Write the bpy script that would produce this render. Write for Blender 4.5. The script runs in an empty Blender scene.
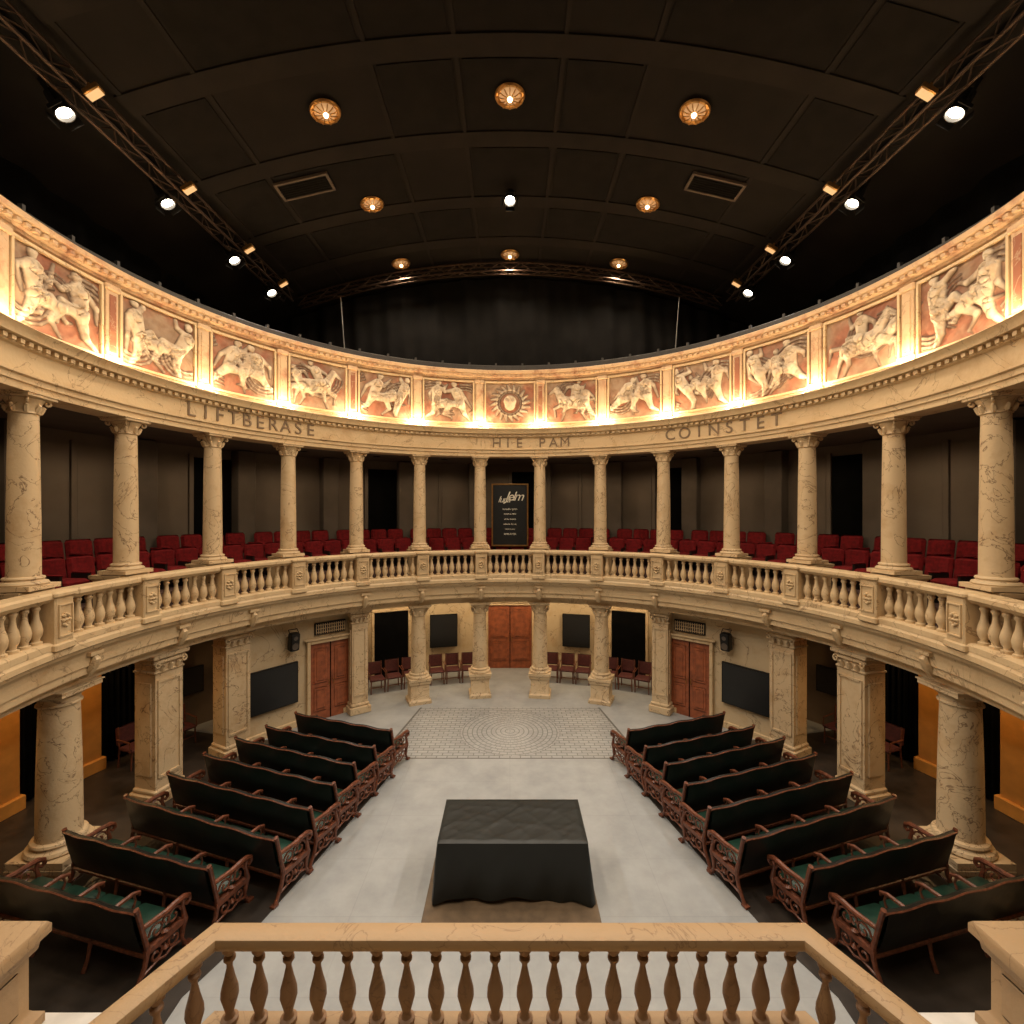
import bpy, bmesh, math, random
from mathutils import Matrix, Vector
import numpy as np
random.seed(7)
E=6.07; C=8.32; R=7.5
TH=128.0
rad=math.radians
try:
    bpy.context.scene.view_settings.view_transform='Standard'
except Exception: pass
# ------------------------------------------------------------------ materials
def newmat(name):
    m=bpy.data.materials.new(name); m.use_nodes=True
    nt=m.node_tree; b=nt.nodes['Principled BSDF']
    return m,nt,b
def simple(name,col,rough=0.6,metal=0.0,noise=0.0,scale=8.0,bump=0.0,sheen=0.0,spec=None):
    m,nt,b=newmat(name)
    b.inputs['Base Color'].default_value=(*col,1); b.inputs['Roughness'].default_value=rough
    b.inputs['Metallic'].default_value=metal
    if spec is not None: b.inputs['Specular IOR Level'].default_value=spec
    if sheen: b.inputs['Sheen Weight'].default_value=sheen
    tc=nt.nodes.new('ShaderNodeTexCoord'); n=nt.nodes.new('ShaderNodeTexNoise')
    n.inputs['Scale'].default_value=scale; n.inputs['Detail'].default_value=5
    nt.links.new(tc.outputs['Object'],n.inputs['Vector'])
    if noise:
        r=nt.nodes.new('ShaderNodeValToRGB')
        a=[max(0,c*(1-noise)) for c in col]; d=[min(1,c*(1+noise)) for c in col]
        r.color_ramp.elements[0].position=.3; r.color_ramp.elements[1].position=.7
        r.color_ramp.elements[0].color=(*a,1); r.color_ramp.elements[1].color=(*d,1)
        nt.links.new(n.outputs['Fac'],r.inputs['Fac']); nt.links.new(r.outputs['Color'],b.inputs['Base Color'])
    if bump:
        bp=nt.nodes.new('ShaderNodeBump'); bp.inputs['Strength'].default_value=bump; bp.inputs['Distance'].default_value=.02
        nt.links.new(n.outputs['Fac'],bp.inputs['Height']); nt.links.new(bp.outputs['Normal'],b.inputs['Normal'])
    return m
def emis(name,col,s):
    m,nt,b=newmat(name); b.inputs['Base Color'].default_value=(0,0,0,1)
    b.inputs['Emission Color'].default_value=(*col,1); b.inputs['Emission Strength'].default_value=s
    return m
def stone(name,base,vein,vscale=1.2,vw=.012,vamt=.7,stain=(0.42,0.26,0.12),stamt=.35,rough=.55):
    m,nt,b=newmat(name); N=nt.nodes.new; L=nt.links.new
    tc=N('ShaderNodeTexCoord'); oi=N('ShaderNodeObjectInfo'); ad=N('ShaderNodeVectorMath'); ad.operation='ADD'
    mu=N('ShaderNodeVectorMath'); mu.operation='SCALE'; cb=N('ShaderNodeCombineXYZ')
    for i in range(3): L(oi.outputs['Random'],cb.inputs[i])
    L(cb.outputs[0],mu.inputs[0]); mu.inputs['Scale'].default_value=37.0
    L(tc.outputs['Object'],ad.inputs[0]); L(mu.outputs[0],ad.inputs[1])
    n=N('ShaderNodeTexNoise'); n.inputs['Scale'].default_value=vscale; n.inputs['Detail'].default_value=6; n.inputs['Distortion'].default_value=1.2; n.inputs['Roughness'].default_value=.55
    L(ad.outputs[0],n.inputs['Vector'])
    r=N('ShaderNodeValToRGB'); cr=r.color_ramp
    cr.elements[0].position=.5-vw; cr.elements[0].color=(0,0,0,1); cr.elements[1].position=.5+vw; cr.elements[1].color=(0,0,0,1)
    e=cr.elements.new(.5); e.color=(vamt,)*3+(1,)
    L(n.outputs['Fac'],r.inputs['Fac'])
    n2=N('ShaderNodeTexNoise'); n2.inputs['Scale'].default_value=2.3; n2.inputs['Detail'].default_value=7; n2.inputs['Roughness'].default_value=.65
    L(ad.outputs[0],n2.inputs['Vector'])
    r2=N('ShaderNodeValToRGB'); r2.color_ramp.elements[0].position=.5; r2.color_ramp.elements[1].position=.8
    r2.color_ramp.elements[0].color=(0,0,0,1); r2.color_ramp.elements[1].color=(stamt*2,)*3+(1,)
    L(n2.outputs['Fac'],r2.inputs['Fac'])
    m1=N('ShaderNodeMixRGB'); m1.inputs[1].default_value=(*base,1); m1.inputs[2].default_value=(*stain,1); L(r2.outputs[0],m1.inputs[0])
    m2=N('ShaderNodeMixRGB'); m2.inputs[2].default_value=(*vein,1); L(m1.outputs[0],m2.inputs[1]); L(r.outputs[0],m2.inputs[0])
    L(m2.outputs[0],b.inputs['Base Color']); b.inputs['Roughness'].default_value=rough
    n3=N('ShaderNodeTexNoise'); n3.inputs['Scale'].default_value=18; n3.inputs['Detail'].default_value=4; L(ad.outputs[0],n3.inputs['Vector'])
    bp=N('ShaderNodeBump'); bp.inputs['Strength'].default_value=.25; bp.inputs['Distance'].default_value=.02
    L(n3.outputs['Fac'],bp.inputs['Height']); L(bp.outputs[0],b.inputs['Normal'])
    return m
STONE=stone('cream_stone',(.60,.45,.265),(.17,.09,.04),1.0,.007,.75,stamt=.4)
VEIN=stone('veined_marble',(.60,.46,.285),(.13,.065,.03),1.9,.011,.95,stamt=.45,rough=.55)
WALLB=stone('beige_plaster',(.54,.42,.26),(.15,.09,.05),.8,.007,.85,rough=.8)
FRIEZE=stone('frieze_ground',(.56,.40,.25),(.2,.1,.05),1.3,.01,.5,stain=(.34,.14,.08),stamt=.6,rough=.8)
RUST=stone('rust_plaster',(.25,.095,.055),(.42,.32,.22),1.5,.02,.6,rough=.85)
# relief material using geometry attribute 'relief'
def reliefmat():
    m,nt,b=newmat('relief_stone'); N=nt.nodes.new; L=nt.links.new
    at=N('ShaderNodeAttribute'); at.attribute_name='relief'
    tc=N('ShaderNodeTexCoord')
    nb=N('ShaderNodeTexNoise'); nb.inputs['Scale'].default_value=1.1; nb.inputs['Detail'].default_value=3; L(tc.outputs['Object'],nb.inputs['Vector'])
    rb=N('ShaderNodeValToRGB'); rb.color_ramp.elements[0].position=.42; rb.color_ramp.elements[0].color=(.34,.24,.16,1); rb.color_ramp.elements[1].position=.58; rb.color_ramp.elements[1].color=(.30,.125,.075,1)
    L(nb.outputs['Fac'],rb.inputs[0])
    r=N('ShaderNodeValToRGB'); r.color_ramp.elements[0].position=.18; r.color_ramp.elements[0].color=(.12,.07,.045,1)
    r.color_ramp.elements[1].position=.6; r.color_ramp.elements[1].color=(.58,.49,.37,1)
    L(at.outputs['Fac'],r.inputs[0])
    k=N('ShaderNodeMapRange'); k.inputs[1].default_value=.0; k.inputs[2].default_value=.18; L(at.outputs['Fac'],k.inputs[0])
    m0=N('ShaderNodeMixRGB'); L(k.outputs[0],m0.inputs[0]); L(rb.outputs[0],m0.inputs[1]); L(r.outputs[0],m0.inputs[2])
    n=N('ShaderNodeTexNoise'); n.inputs['Scale'].default_value=5; n.inputs['Detail'].default_value=8
    L(tc.outputs['Object'],n.inputs['Vector'])
    mx=N('ShaderNodeMixRGB'); mx.blend_type='MULTIPLY'; mx.inputs[0].default_value=.6
    r2=N('ShaderNodeValToRGB'); r2.color_ramp.elements[0].position=.35; r2.color_ramp.elements[0].color=(.6,.48,.40,1); r2.color_ramp.elements[1].position=.6
    L(n.outputs['Fac'],r2.inputs[0]); L(m0.outputs[0],mx.inputs[1]); L(r2.outputs[0],mx.inputs[2]); L(mx.outputs[0],b.inputs['Base Color'])
    b.inputs['Roughness'].default_value=.8
    return m
RELIEF=reliefmat()
CEIL=simple('ceiling_dark',(.0085,.0068,.0056),.85,noise=.3,scale=1.2,spec=.15)
CEILRIB=simple('ceiling_rib',(.0115,.0090,.0072),.8,noise=.25,scale=2,spec=.15)
CEILP=simple('ceiling_panel',(.0068,.0055,.0047),.9,noise=.35,scale=3,spec=.15)
BLACK=simple('black_drape',(.0035,.0035,.0035),.95,noise=.3,scale=3,spec=.04)
METAL=simple('black_metal',(.02,.018,.016),.45,.6,noise=.2)
BRASS=simple('brass',(.50,.27,.09),.35,.9,noise=.15)
WOOD=simple('carved_mahogany',(.135,.042,.020),.38,noise=.5,scale=20,bump=.3)
DOORW=simple('door_mahogany',(.27,.075,.028),.45,noise=.35,scale=6)
GREEN=simple('green_leather',(.012,.042,.028),.4,noise=.3,scale=6,bump=.2)
BLKL=simple('black_leather',(.007,.009,.008),.40,noise=.3,scale=6,bump=.3)
RED=simple('red_velvet',(.13,.005,.007),.85,noise=.35,scale=14,spec=.2)
DRED=simple('dark_red_fabric',(.085,.018,.015),.75,noise=.3,scale=14)
SCREEN=simple('black_screen',(.008,.009,.010),.4,noise=.1)
GWALL=simple('gallery_wall_taupe',(.125,.10,.08),.85,noise=.12,scale=1.2)
GPANEL=simple('gallery_panel',(.085,.068,.054),.85,noise=.15,scale=2)
OCHRE=simple('ochre_plaster',(.62,.27,.045),.7,noise=.15,scale=3)
AISLE=simple('aisle_wall_dark',(.15,.11,.075),.85,noise=.15,scale=2)
CLOTH=simple('black_tablecloth',(.0045,.007,.0066),.5,noise=.3,scale=3,bump=.15)
MAT=simple('shadow_brown_board',(.14,.095,.055),.6,noise=.25,scale=5)  # brown darkened to carry the table's shadow on the floor
DARKF=simple('dark_plank_floor',(.036,.029,.024),.38,noise=.4,scale=3)
WHITE=simple('white_landing',(.66,.63,.58),.6,noise=.15,scale=4)
INK=simple('inscription_grey',(.19,.13,.08),.7,noise=.2,scale=9)
CHALK=simple('chalk_lettering',(.75,.72,.62),.8,noise=.1)
WARM=emis('warm_bulb',(1,.66,.32),9); WARMD=emis('warm_glass',(1,.50,.19),.55); COOL=emis('spot_bulb',(1,.88,.70),30); UPB=emis('uplight_bulb',(1,.80,.5),14)
WARMF=emis('flood_glass',(1,.55,.22),1.0)
def floormat():
    m,nt,b=newmat('grey_stage_floor'); N=nt.nodes.new; L=nt.links.new
    g=N('ShaderNodeTexCoord'); sep=N('ShaderNodeSeparateXYZ'); L(g.outputs['Object'],sep.inputs[0])
    n=N('ShaderNodeTexNoise'); n.inputs['Scale'].default_value=1.6; n.inputs['Detail'].default_value=9; n.inputs['Roughness'].default_value=.65; L(g.outputs['Object'],n.inputs['Vector'])
    r=N('ShaderNodeValToRGB'); r.color_ramp.elements[0].position=.3; r.color_ramp.elements[0].color=(.275,.288,.297,1); r.color_ramp.elements[1].position=.7; r.color_ramp.elements[1].color=(.38,.395,.40,1)
    L(n.outputs['Fac'],r.inputs[0])
    br=N('ShaderNodeTexBrick'); br.inputs['Scale'].default_value=1.0
    br.inputs['Brick Width'].default_value=.26; br.inputs['Row Height'].default_value=.13; br.inputs['Mortar Size'].default_value=.013
    br.inputs['Color1'].default_value=(.38,.385,.38,1); br.inputs['Color2'].default_value=(.30,.30,.29,1); br.inputs['Mortar'].default_value=(.09,.088,.08,1)
    cx=0.0; cy=13.3
    sy=N('ShaderNodeMath'); sy.operation='SUBTRACT'; L(sep.outputs[1],sy.inputs[0]); sy.inputs[1].default_value=cy
    def M(op,a,b_=None):
        k=N('ShaderNodeMath'); k.operation=op
        for i,q in enumerate((a,b_)):
            if q is None: continue
            if isinstance(q,(int,float)): k.inputs[i].default_value=q
            else: L(q,k.inputs[i])
        return k.outputs[0]
    x=sep.outputs[0]; y=sy.outputs[0]
    rr=M('SQRT',M('ADD',M('MULTIPLY',x,x),M('MULTIPLY',y,y)))
    at=M('ARCTAN2',y,x)
    inn=M('LESS_THAN',rr,1.35)
    pol=N('ShaderNodeCombineXYZ'); L(M('MULTIPLY',at,1.6),pol.inputs[0]); L(rr,pol.inputs[1])
    mv=N('ShaderNodeMixRGB'); L(inn,mv.inputs[0]); L(g.outputs['Object'],mv.inputs[1]); L(pol.outputs[0],mv.inputs[2]); L(mv.outputs[0],br.inputs['Vector'])
    ax=M('ABSOLUTE',x); wid=M('SUBTRACT',3.25,M('MULTIPLY',M('SUBTRACT',sep.outputs[1],11.83),.16))
    zone=M('MULTIPLY',M('GREATER_THAN',sep.outputs[1],11.83),M('LESS_THAN',ax,wid))
    zone=M('MULTIPLY',zone,M('LESS_THAN',sep.outputs[1],14.9))
    ring=M('MULTIPLY',M('LESS_THAN',M('ABSOLUTE',M('SUBTRACT',rr,1.38)),.02),.2)
    edge=M('LESS_THAN',M('ABSOLUTE',M('SUBTRACT',sep.outputs[1],11.83)),.022)
    edge=M('MULTIPLY',edge,M('LESS_THAN',ax,3.2))
    side=M('LESS_THAN',M('ABSOLUTE',M('SUBTRACT',ax,wid)),.03); side=M('MULTIPLY',side,M('GREATER_THAN',sep.outputs[1],11.83)); side=M('MULTIPLY',side,M('LESS_THAN',sep.outputs[1],14.9))
    lines=M('MAXIMUM',M('MAXIMUM',ring,edge),side)
    c1=N('ShaderNodeMixRGB'); L(M('MULTIPLY',zone,.65),c1.inputs[0]); L(r.outputs[0],c1.inputs[1]); L(br.outputs['Color'],c1.inputs[2])
    c2=N('ShaderNodeMixRGB'); L(M('MULTIPLY',lines,.8),c2.inputs[0]); L(c1.outputs[0],c2.inputs[1]); c2.inputs[2].default_value=(.06,.055,.045,1)
    br2=N('ShaderNodeTexBrick'); br2.offset=0; br2.inputs['Scale'].default_value=1; br2.inputs['Brick Width'].default_value=2.4; br2.inputs['Row Height'].default_value=1.2; br2.inputs['Mortar Size'].default_value=.008
    br2.inputs['Color1'].default_value=(1,1,1,1); br2.inputs['Color2'].default_value=(.94,.94,.94,1); br2.inputs['Mortar'].default_value=(.8,.8,.8,1); L(g.outputs['Object'],br2.inputs['Vector'])
    c3=N('ShaderNodeMixRGB'); c3.blend_type='MULTIPLY'; c3.inputs[0].default_value=.5; L(c2.outputs[0],c3.inputs[1]); L(br2.outputs['Color'],c3.inputs[2])
    L(c3.outputs[0],b.inputs['Base Color']); b.inputs['Roughness'].default_value=.5
    return m
FLOOR=floormat()
# ------------------------------------------------------------------ mesh builder
def Q(r,t,z=0):   # local +y outward, +x to the right seen from centre
    t=rad(t); return Matrix.Translation((r*math.sin(t),C+r*math.cos(t),z))@Matrix.Rotation(-t,4,'Z')
class MB:
    def __init__(s): s.v=[];s.f=[];s.m=[]
    def add(s,v,f,mat=0,M=None):
        o=len(s.v)
        if M is not None: v=[tuple(M@Vector(p)) for p in v]
        s.v.extend(v); s.f.extend([tuple(i+o for i in q) for q in f]); s.m.extend([mat]*len(f))
    def box(s,c,d,mat=0,M=None,taper=1.0):
        x,y,z=c;a,b,h=d[0]/2,d[1]/2,d[2]/2; t=taper
        v=[(x-a,y-b,z-h),(x+a,y-b,z-h),(x+a,y+b,z-h),(x-a,y+b,z-h),(x-a*t,y-b*t,z+h),(x+a*t,y-b*t,z+h),(x+a*t,y+b*t,z+h),(x-a*t,y+b*t,z+h)]
        s.add(v,[(0,3,2,1),(4,5,6,7),(0,1,5,4),(1,2,6,5),(2,3,7,6),(3,0,4,7)],mat,M)
    def bbox(s,c,d,mat=0,M=None,bev=.02):  # chamfered box
        x,y,z=c;a,b,h=d[0]/2,d[1]/2,d[2]/2; e=min(bev,a*.9,b*.9,h*.9)
        rings=[(-h,e),(-h+e,0),(h-e,0),(h,e)]
        v=[];f=[]
        for (zz,i) in rings:
            A=a-i;B=b-i
            v+= [(x-A+e,y-B,z+zz),(x+A-e,y-B,z+zz),(x+A,y-B+e,z+zz),(x+A,y+B-e,z+zz),(x+A-e,y+B,z+zz),(x-A+e,y+B,z+zz),(x-A,y+B-e,z+zz),(x-A,y-B+e,z+zz)]
        for k in range(3):
            for j in range(8):
                f.append((k*8+j,k*8+(j+1)%8,(k+1)*8+(j+1)%8,(k+1)*8+j))
        f.append(tuple(range(7,-1,-1))); f.append(tuple(range(24,32)))
        s.add(v,f,mat,M)
    def lathe(s,prof,n=16,mat=0,M=None,c=(0,0,0),sq=False):
        v=[];f=[]
        for (r,z) in prof:
            for j in range(n):
                a=2*math.pi*(j+.5)/n
                v.append((c[0]+r*math.cos(a),c[1]+r*math.sin(a),c[2]+z))
        for k in range(len(prof)-1):
            for j in range(n):
                f.append((k*n+j,k*n+(j+1)%n,(k+1)*n+(j+1)%n,(k+1)*n+j))
        f.append(tuple(range(n-1,-1,-1))); f.append(tuple(range((len(prof)-1)*n,len(prof)*n)))
        s.add(v,f,mat,M)
    def sqlathe(s,prof,mat=0,M=None,c=(0,0,0)): # square section, half-widths
        v=[];f=[]
        for (r,z) in prof:
            for sx,sy in ((-1,-1),(1,-1),(1,1),(-1,1)): v.append((c[0]+sx*r,c[1]+sy*r,c[2]+z))
        for k in range(len(prof)-1):
            for j in range(4): f.append((k*4+j,k*4+(j+1)%4,(k+1)*4+(j+1)%4,(k+1)*4+j))
        f.append((3,2,1,0)); f.append(tuple(range((len(prof)-1)*4,len(prof)*4)))
        s.add(v,f,mat,M)
    def tube(s,pts,r,n=6,mat=0,M=None,closed=False):
        P=[Vector(p) for p in pts]; m=len(P); rr=r if isinstance(r,(list,tuple)) else [r]*m
        v=[];f=[]; prev=None
        for i in range(m):
            if closed: t=P[(i+1)%m]-P[i-1]
            else: t=P[min(i+1,m-1)]-P[max(i-1,0)]
            t.normalize()
            if prev is None:
                u=Vector((0,0,1)) if abs(t.z)<.9 else Vector((1,0,0))
            else: u=prev
            u=(u-t*u.dot(t)); u.normalize(); prev=u; w=t.cross(u)
            for j in range(n):
                a=2*math.pi*j/n; v.append(tuple(P[i]+(u*math.cos(a)+w*math.sin(a))*rr[i]))
        K=m if closed else m-1
        for i in range(K):
            i2=(i+1)%m
            for j in range(n): f.append((i*n+j,i*n+(j+1)%n,i2*n+(j+1)%n,i2*n+j))
        if not closed: f.append(tuple(range(n-1,-1,-1))); f.append(tuple(range((m-1)*n,m*n)))
        s.add(v,f,mat,M)
    def ring(s,prof,t0,t1,mat=0,step=1.0,close=True):
        n=max(1,int(round((t1-t0)/step))); v=[];f=[]; p=len(prof)
        for i in range(n+1):
            t=rad(t0+(t1-t0)*i/n); sn,cs=math.sin(t),math.cos(t)
            for (r,z) in prof: v.append((r*sn,C+r*cs,z))
        K=p if close else p-1
        for i in range(n):
            for k in range(K):
                k2=(k+1)%p; f.append((i*p+k,i*p+k2,(i+1)*p+k2,(i+1)*p+k))
        if close: f.append(tuple(range(p-1,-1,-1))); f.append(tuple(range(n*p,(n+1)*p)))
        s.add(v,f,mat)
    def mesh(s,name,mats,smooth=35,recalc=True):
        me=bpy.data.meshes.new(name); me.from_pydata(s.v,[],s.f)
        for m in mats: me.materials.append(m)
        me.polygons.foreach_set('material_index',s.m)
        if recalc:
            bm=bmesh.new(); bm.from_mesh(me); bmesh.ops.recalc_face_normals(bm,faces=bm.faces); bm.to_mesh(me); bm.free()
        me.polygons.foreach_set('use_smooth',[True]*len(me.polygons))
        me.set_sharp_from_angle(angle=rad(smooth)); me.update()
        return me
    def obj(s,name,mats,smooth=35,recalc=True,parent=None,M=None):
        return place(s.mesh(name,mats,smooth,recalc),name,M,parent)
def place(me,name,M=None,parent=None):
    o=bpy.data.objects.new(name,me); bpy.context.collection.objects.link(o)
    if M is not None: o.matrix_world=M
    if parent: o.parent=parent
    return o
def empty(name,M=None):
    o=bpy.data.objects.new(name,None); bpy.context.collection.objects.link(o); o.empty_display_size=.2
    if M is not None: o.matrix_world=M
    return o
# ------------------------------------------------------------------ shell
b=MB(); b.box((0,8,-.1),(22,22.4,.2)); b.obj('floor',[FLOOR])
b=MB()
for sgn in (-1,1):
    P=[(-4.05,2.5),(-4.1,6.0),(-3.7,7.0),(-3.4,8.2),(-3.15,9.3),(-2.9,10.4),(-2.75,11.15),(-3.2,11.6),(-5.6,12.6),(-7.2,12.9),(-9.3,13.4),(-10.38,9.4),(-10.2,6),(-8.5,2.5)]
    P=[(-x,y) for x,y in P] if sgn==1 else P
    n=len(P); v=[(x,y,.001) for x,y in P]+[(x,y,.012) for x,y in P]
    f=[tuple(range(n-1,-1,-1)),tuple(range(n,2*n))]+[(i,(i+1)%n,(i+1)%n+n,i+n) for i in range(n)]
    b.add(v,f)
b.obj('floor_dark_seating',[DARKF])
VR=22.0
def vault(x): return E+8.5-(VR-math.sqrt(VR*VR-x*x))
xs=[-10.8+21.6*i/48 for i in range(49)]
b=MB()
v=[];f=[]
for y in (-3,19.2):
    v+=[(x,y,vault(x)) for x in xs]
for y in (-3,19.2):
    v+=[(x,y,vault(x)+.2) for x in xs]
n=49
for i in range(48):
    f.append((i,i+1,n+i+1,n+i)); f.append((2*n+i,3*n+i,3*n+i+1,2*n+i+1))
    f.append((i,2*n+i,2*n+i+1,i+1)); f.append((n+i,n+i+1,3*n+i+1,3*n+i))
f.append((0,n,3*n,2*n)); f.append((n-1,3*n-1,4*n-1,2*n-1))
b.add(v,f)
b.obj('ceiling',[CEIL])
# ribs and panels
b=MB()
def strip(y0,y1,x0,x1,dz,mat,nn=None):
    nn=nn or max(2,int(abs(x1-x0)/.5)); X=[x0+(x1-x0)*i/nn for i in range(nn+1)]; v=[];f=[]
    for x in X:
        z=vault(x); v+=[(x,y0,z+.01),(x,y1,z+.01),(x,y1,z-dz),(x,y0,z-dz)]
    for i in range(nn):
        for k in range(4):
            k2=(k+1)%4; f.append((i*4+k,i*4+k2,(i+1)*4+k2,(i+1)*4+k))
    f.append((0,1,2,3)); f.append(tuple(nn*4+k for k in (3,2,1,0)))
    b.add(v,f,mat)
ribs=[0,2.4,4.8,7.0,8.7,10.9,13.1,15.0]
for y in ribs: strip(y-.22,y+.22,-7.0,7.0,.035,0)
lon=[-6.9,-5.6,-2.6,-1.0,1.0,2.6,5.6,6.9]
for x in lon: strip(-2.9,17,x-.04,x+.04,.03,0,2)
for i in range(len(ribs)-1):
    y0,y1=ribs[i]+.22,ribs[i+1]-.22
    for j in range(len(lon)-1):
        if (i*3+j*5)%4!=1: strip(y0+.05,y1-.05,lon[j]+.10,lon[j+1]-.10,.02,1)
b.obj('trim_ceiling_ribs',[CEILRIB,CEILP])
for nm,c,d in (('wall_left',(-10.9,8,7),(.2,22.4,14.2)),('wall_right',(10.9,8,7),(.2,22.4,14.2)),('wall_back',(0,19.3,7.5),(22,.2,15.4)),('wall_front',(0,-3.1,7.5),(22,.2,15.4))):
    b=MB(); b.box(c,d); b.obj(nm,[BLACK])
for s in (-1,1):
    b=MB(); v=[];f=[]; n=300
    for k in range(2):
        for i in range(n+1):
            y=-2.8+19.9*i/n; v.append((s*(9.2+.06*math.sin(y*6)),y,E+2.9 if k==0 else vault(9.2)-.02))
    for i in range(n): f.append((i,i+1,n+2+i,n+1+i))
    b.add(v,f); b.obj('side_curtain',[BLACK],60,recalc=False)
# back curtain with pleats
b=MB(); v=[];f=[]
nx=260;nz=10
for k in range(nz+1):
    z0=E+3.0; 
    for i in range(nx+1):
        x=-10.6+21.2*i/nx; zt=vault(x)-.12; z=z0+(zt-z0)*k/nz
        w=.05*math.sin(x*5+.6*math.sin(x*1.3+k*.25))+.03*math.sin(x*11+k*.3)
        v.append((x,17.25+w,z))
for k in range(nz):
    for i in range(nx):
        a=k*(nx+1)+i; f.append((a,a+1,a+nx+2,a+nx+1))
b.add(v,f); b.obj('back_curtain',[simple('charcoal_curtain',(.0065,.0058,.0052),.9,noise=.3,scale=2,spec=.1)],60,recalc=False)
# ------------------------------------------------------------------ gallery structure
z=lambda q:E+q
b=MB()
b.ring([(7.12,z(-2.14)),(7.02,z(-2.10)),(6.98,z(-2.09)),(6.95,z(-2.14)),(6.95,z(-2.22)),(7.00,z(-2.25)),(7.02,z(-2.30)),(7.10,z(-2.36)),(7.12,z(-2.40)),(7.12,z(-2.60)),(7.16,z(-2.62)),(7.16,z(-2.74)),(7.34,z(-2.76)),(7.34,z(-2.84)),(7.42,z(-2.84)),(7.42,z(-2.95)),(8.0,z(-2.95)),(8.0,z(-2.62)),(10.45,z(-2.62)),(10.45,z(-2.14))],-TH,TH)
b.obj('wall_balcony_fascia',[STONE],30)
b=MB()
FA,FB=-1.78,-1.50
b.ring([(7.0,z(-2.15)),(7.0,z(-2.09)),(8.0,z(-2.09)),(8.0,z(FA)),(8.95,z(FA)),(8.95,z(FB)),(10.4,z(FB)),(10.4,z(-2.15))],-TH,TH)
b.obj('floor_gallery',[simple('gallery_floor',(.09,.05,.04),.7,noise=.3,scale=4)],30)
# balustrade
BAL=[(.075,0),(.075,.05),(.05,.06),(.045,.09),(.075,.15),(.085,.22),(.07,.30),(.045,.38),(.036,.46),(.036,.50),(.055,.53),(.055,.55),(.04,.57),(.07,.60),(.07,.62)]
b=MB()
rc=7.12
b.ring([(rc-.15,z(-2.09)),(rc-.15,z(-2.0)),(rc-.11,z(-1.97)),(rc+.11,z(-1.97)),(rc+.15,z(-2.09))],-TH,TH)
b.ring([(rc-.10,z(-1.37)),(rc-.13,z(-1.34)),(rc-.17,z(-1.31)),(rc-.17,z(-1.25)),(rc-.14,z(-1.22)),(rc+.14,z(-1.22)),(rc+.17,z(-1.31)),(rc+.10,z(-1.37))],-TH,TH)
for k in range(-9,9):
    tp=(k+.5)*15
    if abs(tp)>TH: continue
    M=Q(rc,tp,z(-2.09))
    b.bbox((0,-.02,.43),(.36,.34,.86),0,M,.02)
    b.bbox((0,-.02,.03),(.42,.40,.12),0,M,.02); b.bbox((0,-.02,.83),(.44,.42,.10),0,M,.03)
    for dx,dz,sx,sz in ((-.13,.43,.02,.5),(.13,.43,.02,.5),(0,.19,.26,.02),(0,.67,.26,.02)): b.box((dx,-.20,dz),(sx,.03,sz),0,M)
    for q in range(8):
        a=q*math.pi/4; b.lathe([(.0,-.03),(.035,-.01),(.035,.01),(.0,.03)],8,0,M@Matrix.Translation((.06*math.cos(a),-.20,.43+.09*math.sin(a))))
    b.lathe([(.0,-.04),(.04,0),(.0,.04)],8,0,M@Matrix.Translation((0,-.20,.43)))
    nb=7
    if tp+15<TH:
        for j in range(nb):
            t=tp+1.5+ (12.0)*(j+.5)/nb
            b.lathe(BAL,12,0,Q(rc,t,z(-1.98)))
b.obj('balcony_balustrade',[STONE],40)
# entablature
b=MB()
b.ring([(7.27,z(1.80)),(7.27,z(1.90)),(7.24,z(1.91)),(7.24,z(1.99)),(7.20,z(2.01)),(7.20,z(2.04)),(7.27,z(2.05)),(7.27,z(2.40)),(7.22,z(2.42)),(7.22,z(2.50)),(7.12,z(2.52)),(7.10,z(2.60)),(7.05,z(2.66)),(7.10,z(2.69)),(7.8,z(2.69)),(7.8,z(1.80))],-TH,TH)
for i in range(int(2*TH/1.25)):
    t=-TH+.5+i*1.25
    b.box((0,0,0),(.08,.06,.06),0,Q(7.19,t,z(2.465)))
b.obj('wall_entablature',[STONE],30)
b=MB(); b.ring([(7.75,z(1.85)),(7.75,z(2.66)),(10.5,z(2.66)),(10.5,z(1.85))],-TH,TH); b.obj('ceiling_gallery',[GPANEL],30)
# attic frieze wall
b=MB()
b.ring([(7.875,z(2.69)),(7.82,z(2.70)),(7.82,z(2.86)),(7.875,z(2.90)),(7.875,z(4.42)),(7.82,z(4.44)),(7.82,z(4.50)),(7.76,z(4.52)),(7.74,z(4.60)),(7.66,z(4.62)),(7.64,z(4.70)),(7.70,z(4.73)),(8.1,z(4.73)),(8.1,z(2.69))],-TH,TH,0)
for i in range(int(2*TH/1.2)):
    t=-TH+.5+i*1.2
    b.box((0,0,0),(.09,.09,.06),0,Q(7.73,t,z(4.56)))
for k in range(-9,9):
    tp=(k+.5)*15
    if abs(tp)>TH: continue
    M=Q(7.875,tp,z(2.9))
    b.bbox((0,-.03,.76),(.26,.10,1.52),0,M,.015); b.bbox((0,-.05,.06),(.32,.14,.16),0,M,.02); b.bbox((0,-.05,1.45),(.32,.14,.12),0,M,.02)
    b.box((0,-.085,.76),(.13,.02,1.1),1 if k%3==0 else 0,M)
    for sg in (-1,1): b.box((sg*.19,-.005,.76),(.07,.03,1.36),1,M)
b.obj('wall_frieze',[FRIEZE,RUST],30)
b=MB(); b.ring([(7.9,z(4.73)),(7.9,z(4.80)),(8.0,z(4.82)),(8.0,z(4.96)),(8.05,z(4.99)),(8.2,z(4.99)),(8.2,z(4.73))],-TH,TH)
for i in range(40):
    b.box((0,0,.0),(.06,.08,.12),0,Q(8.05,-TH+3+i*6.4,z(5.0)))
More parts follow.
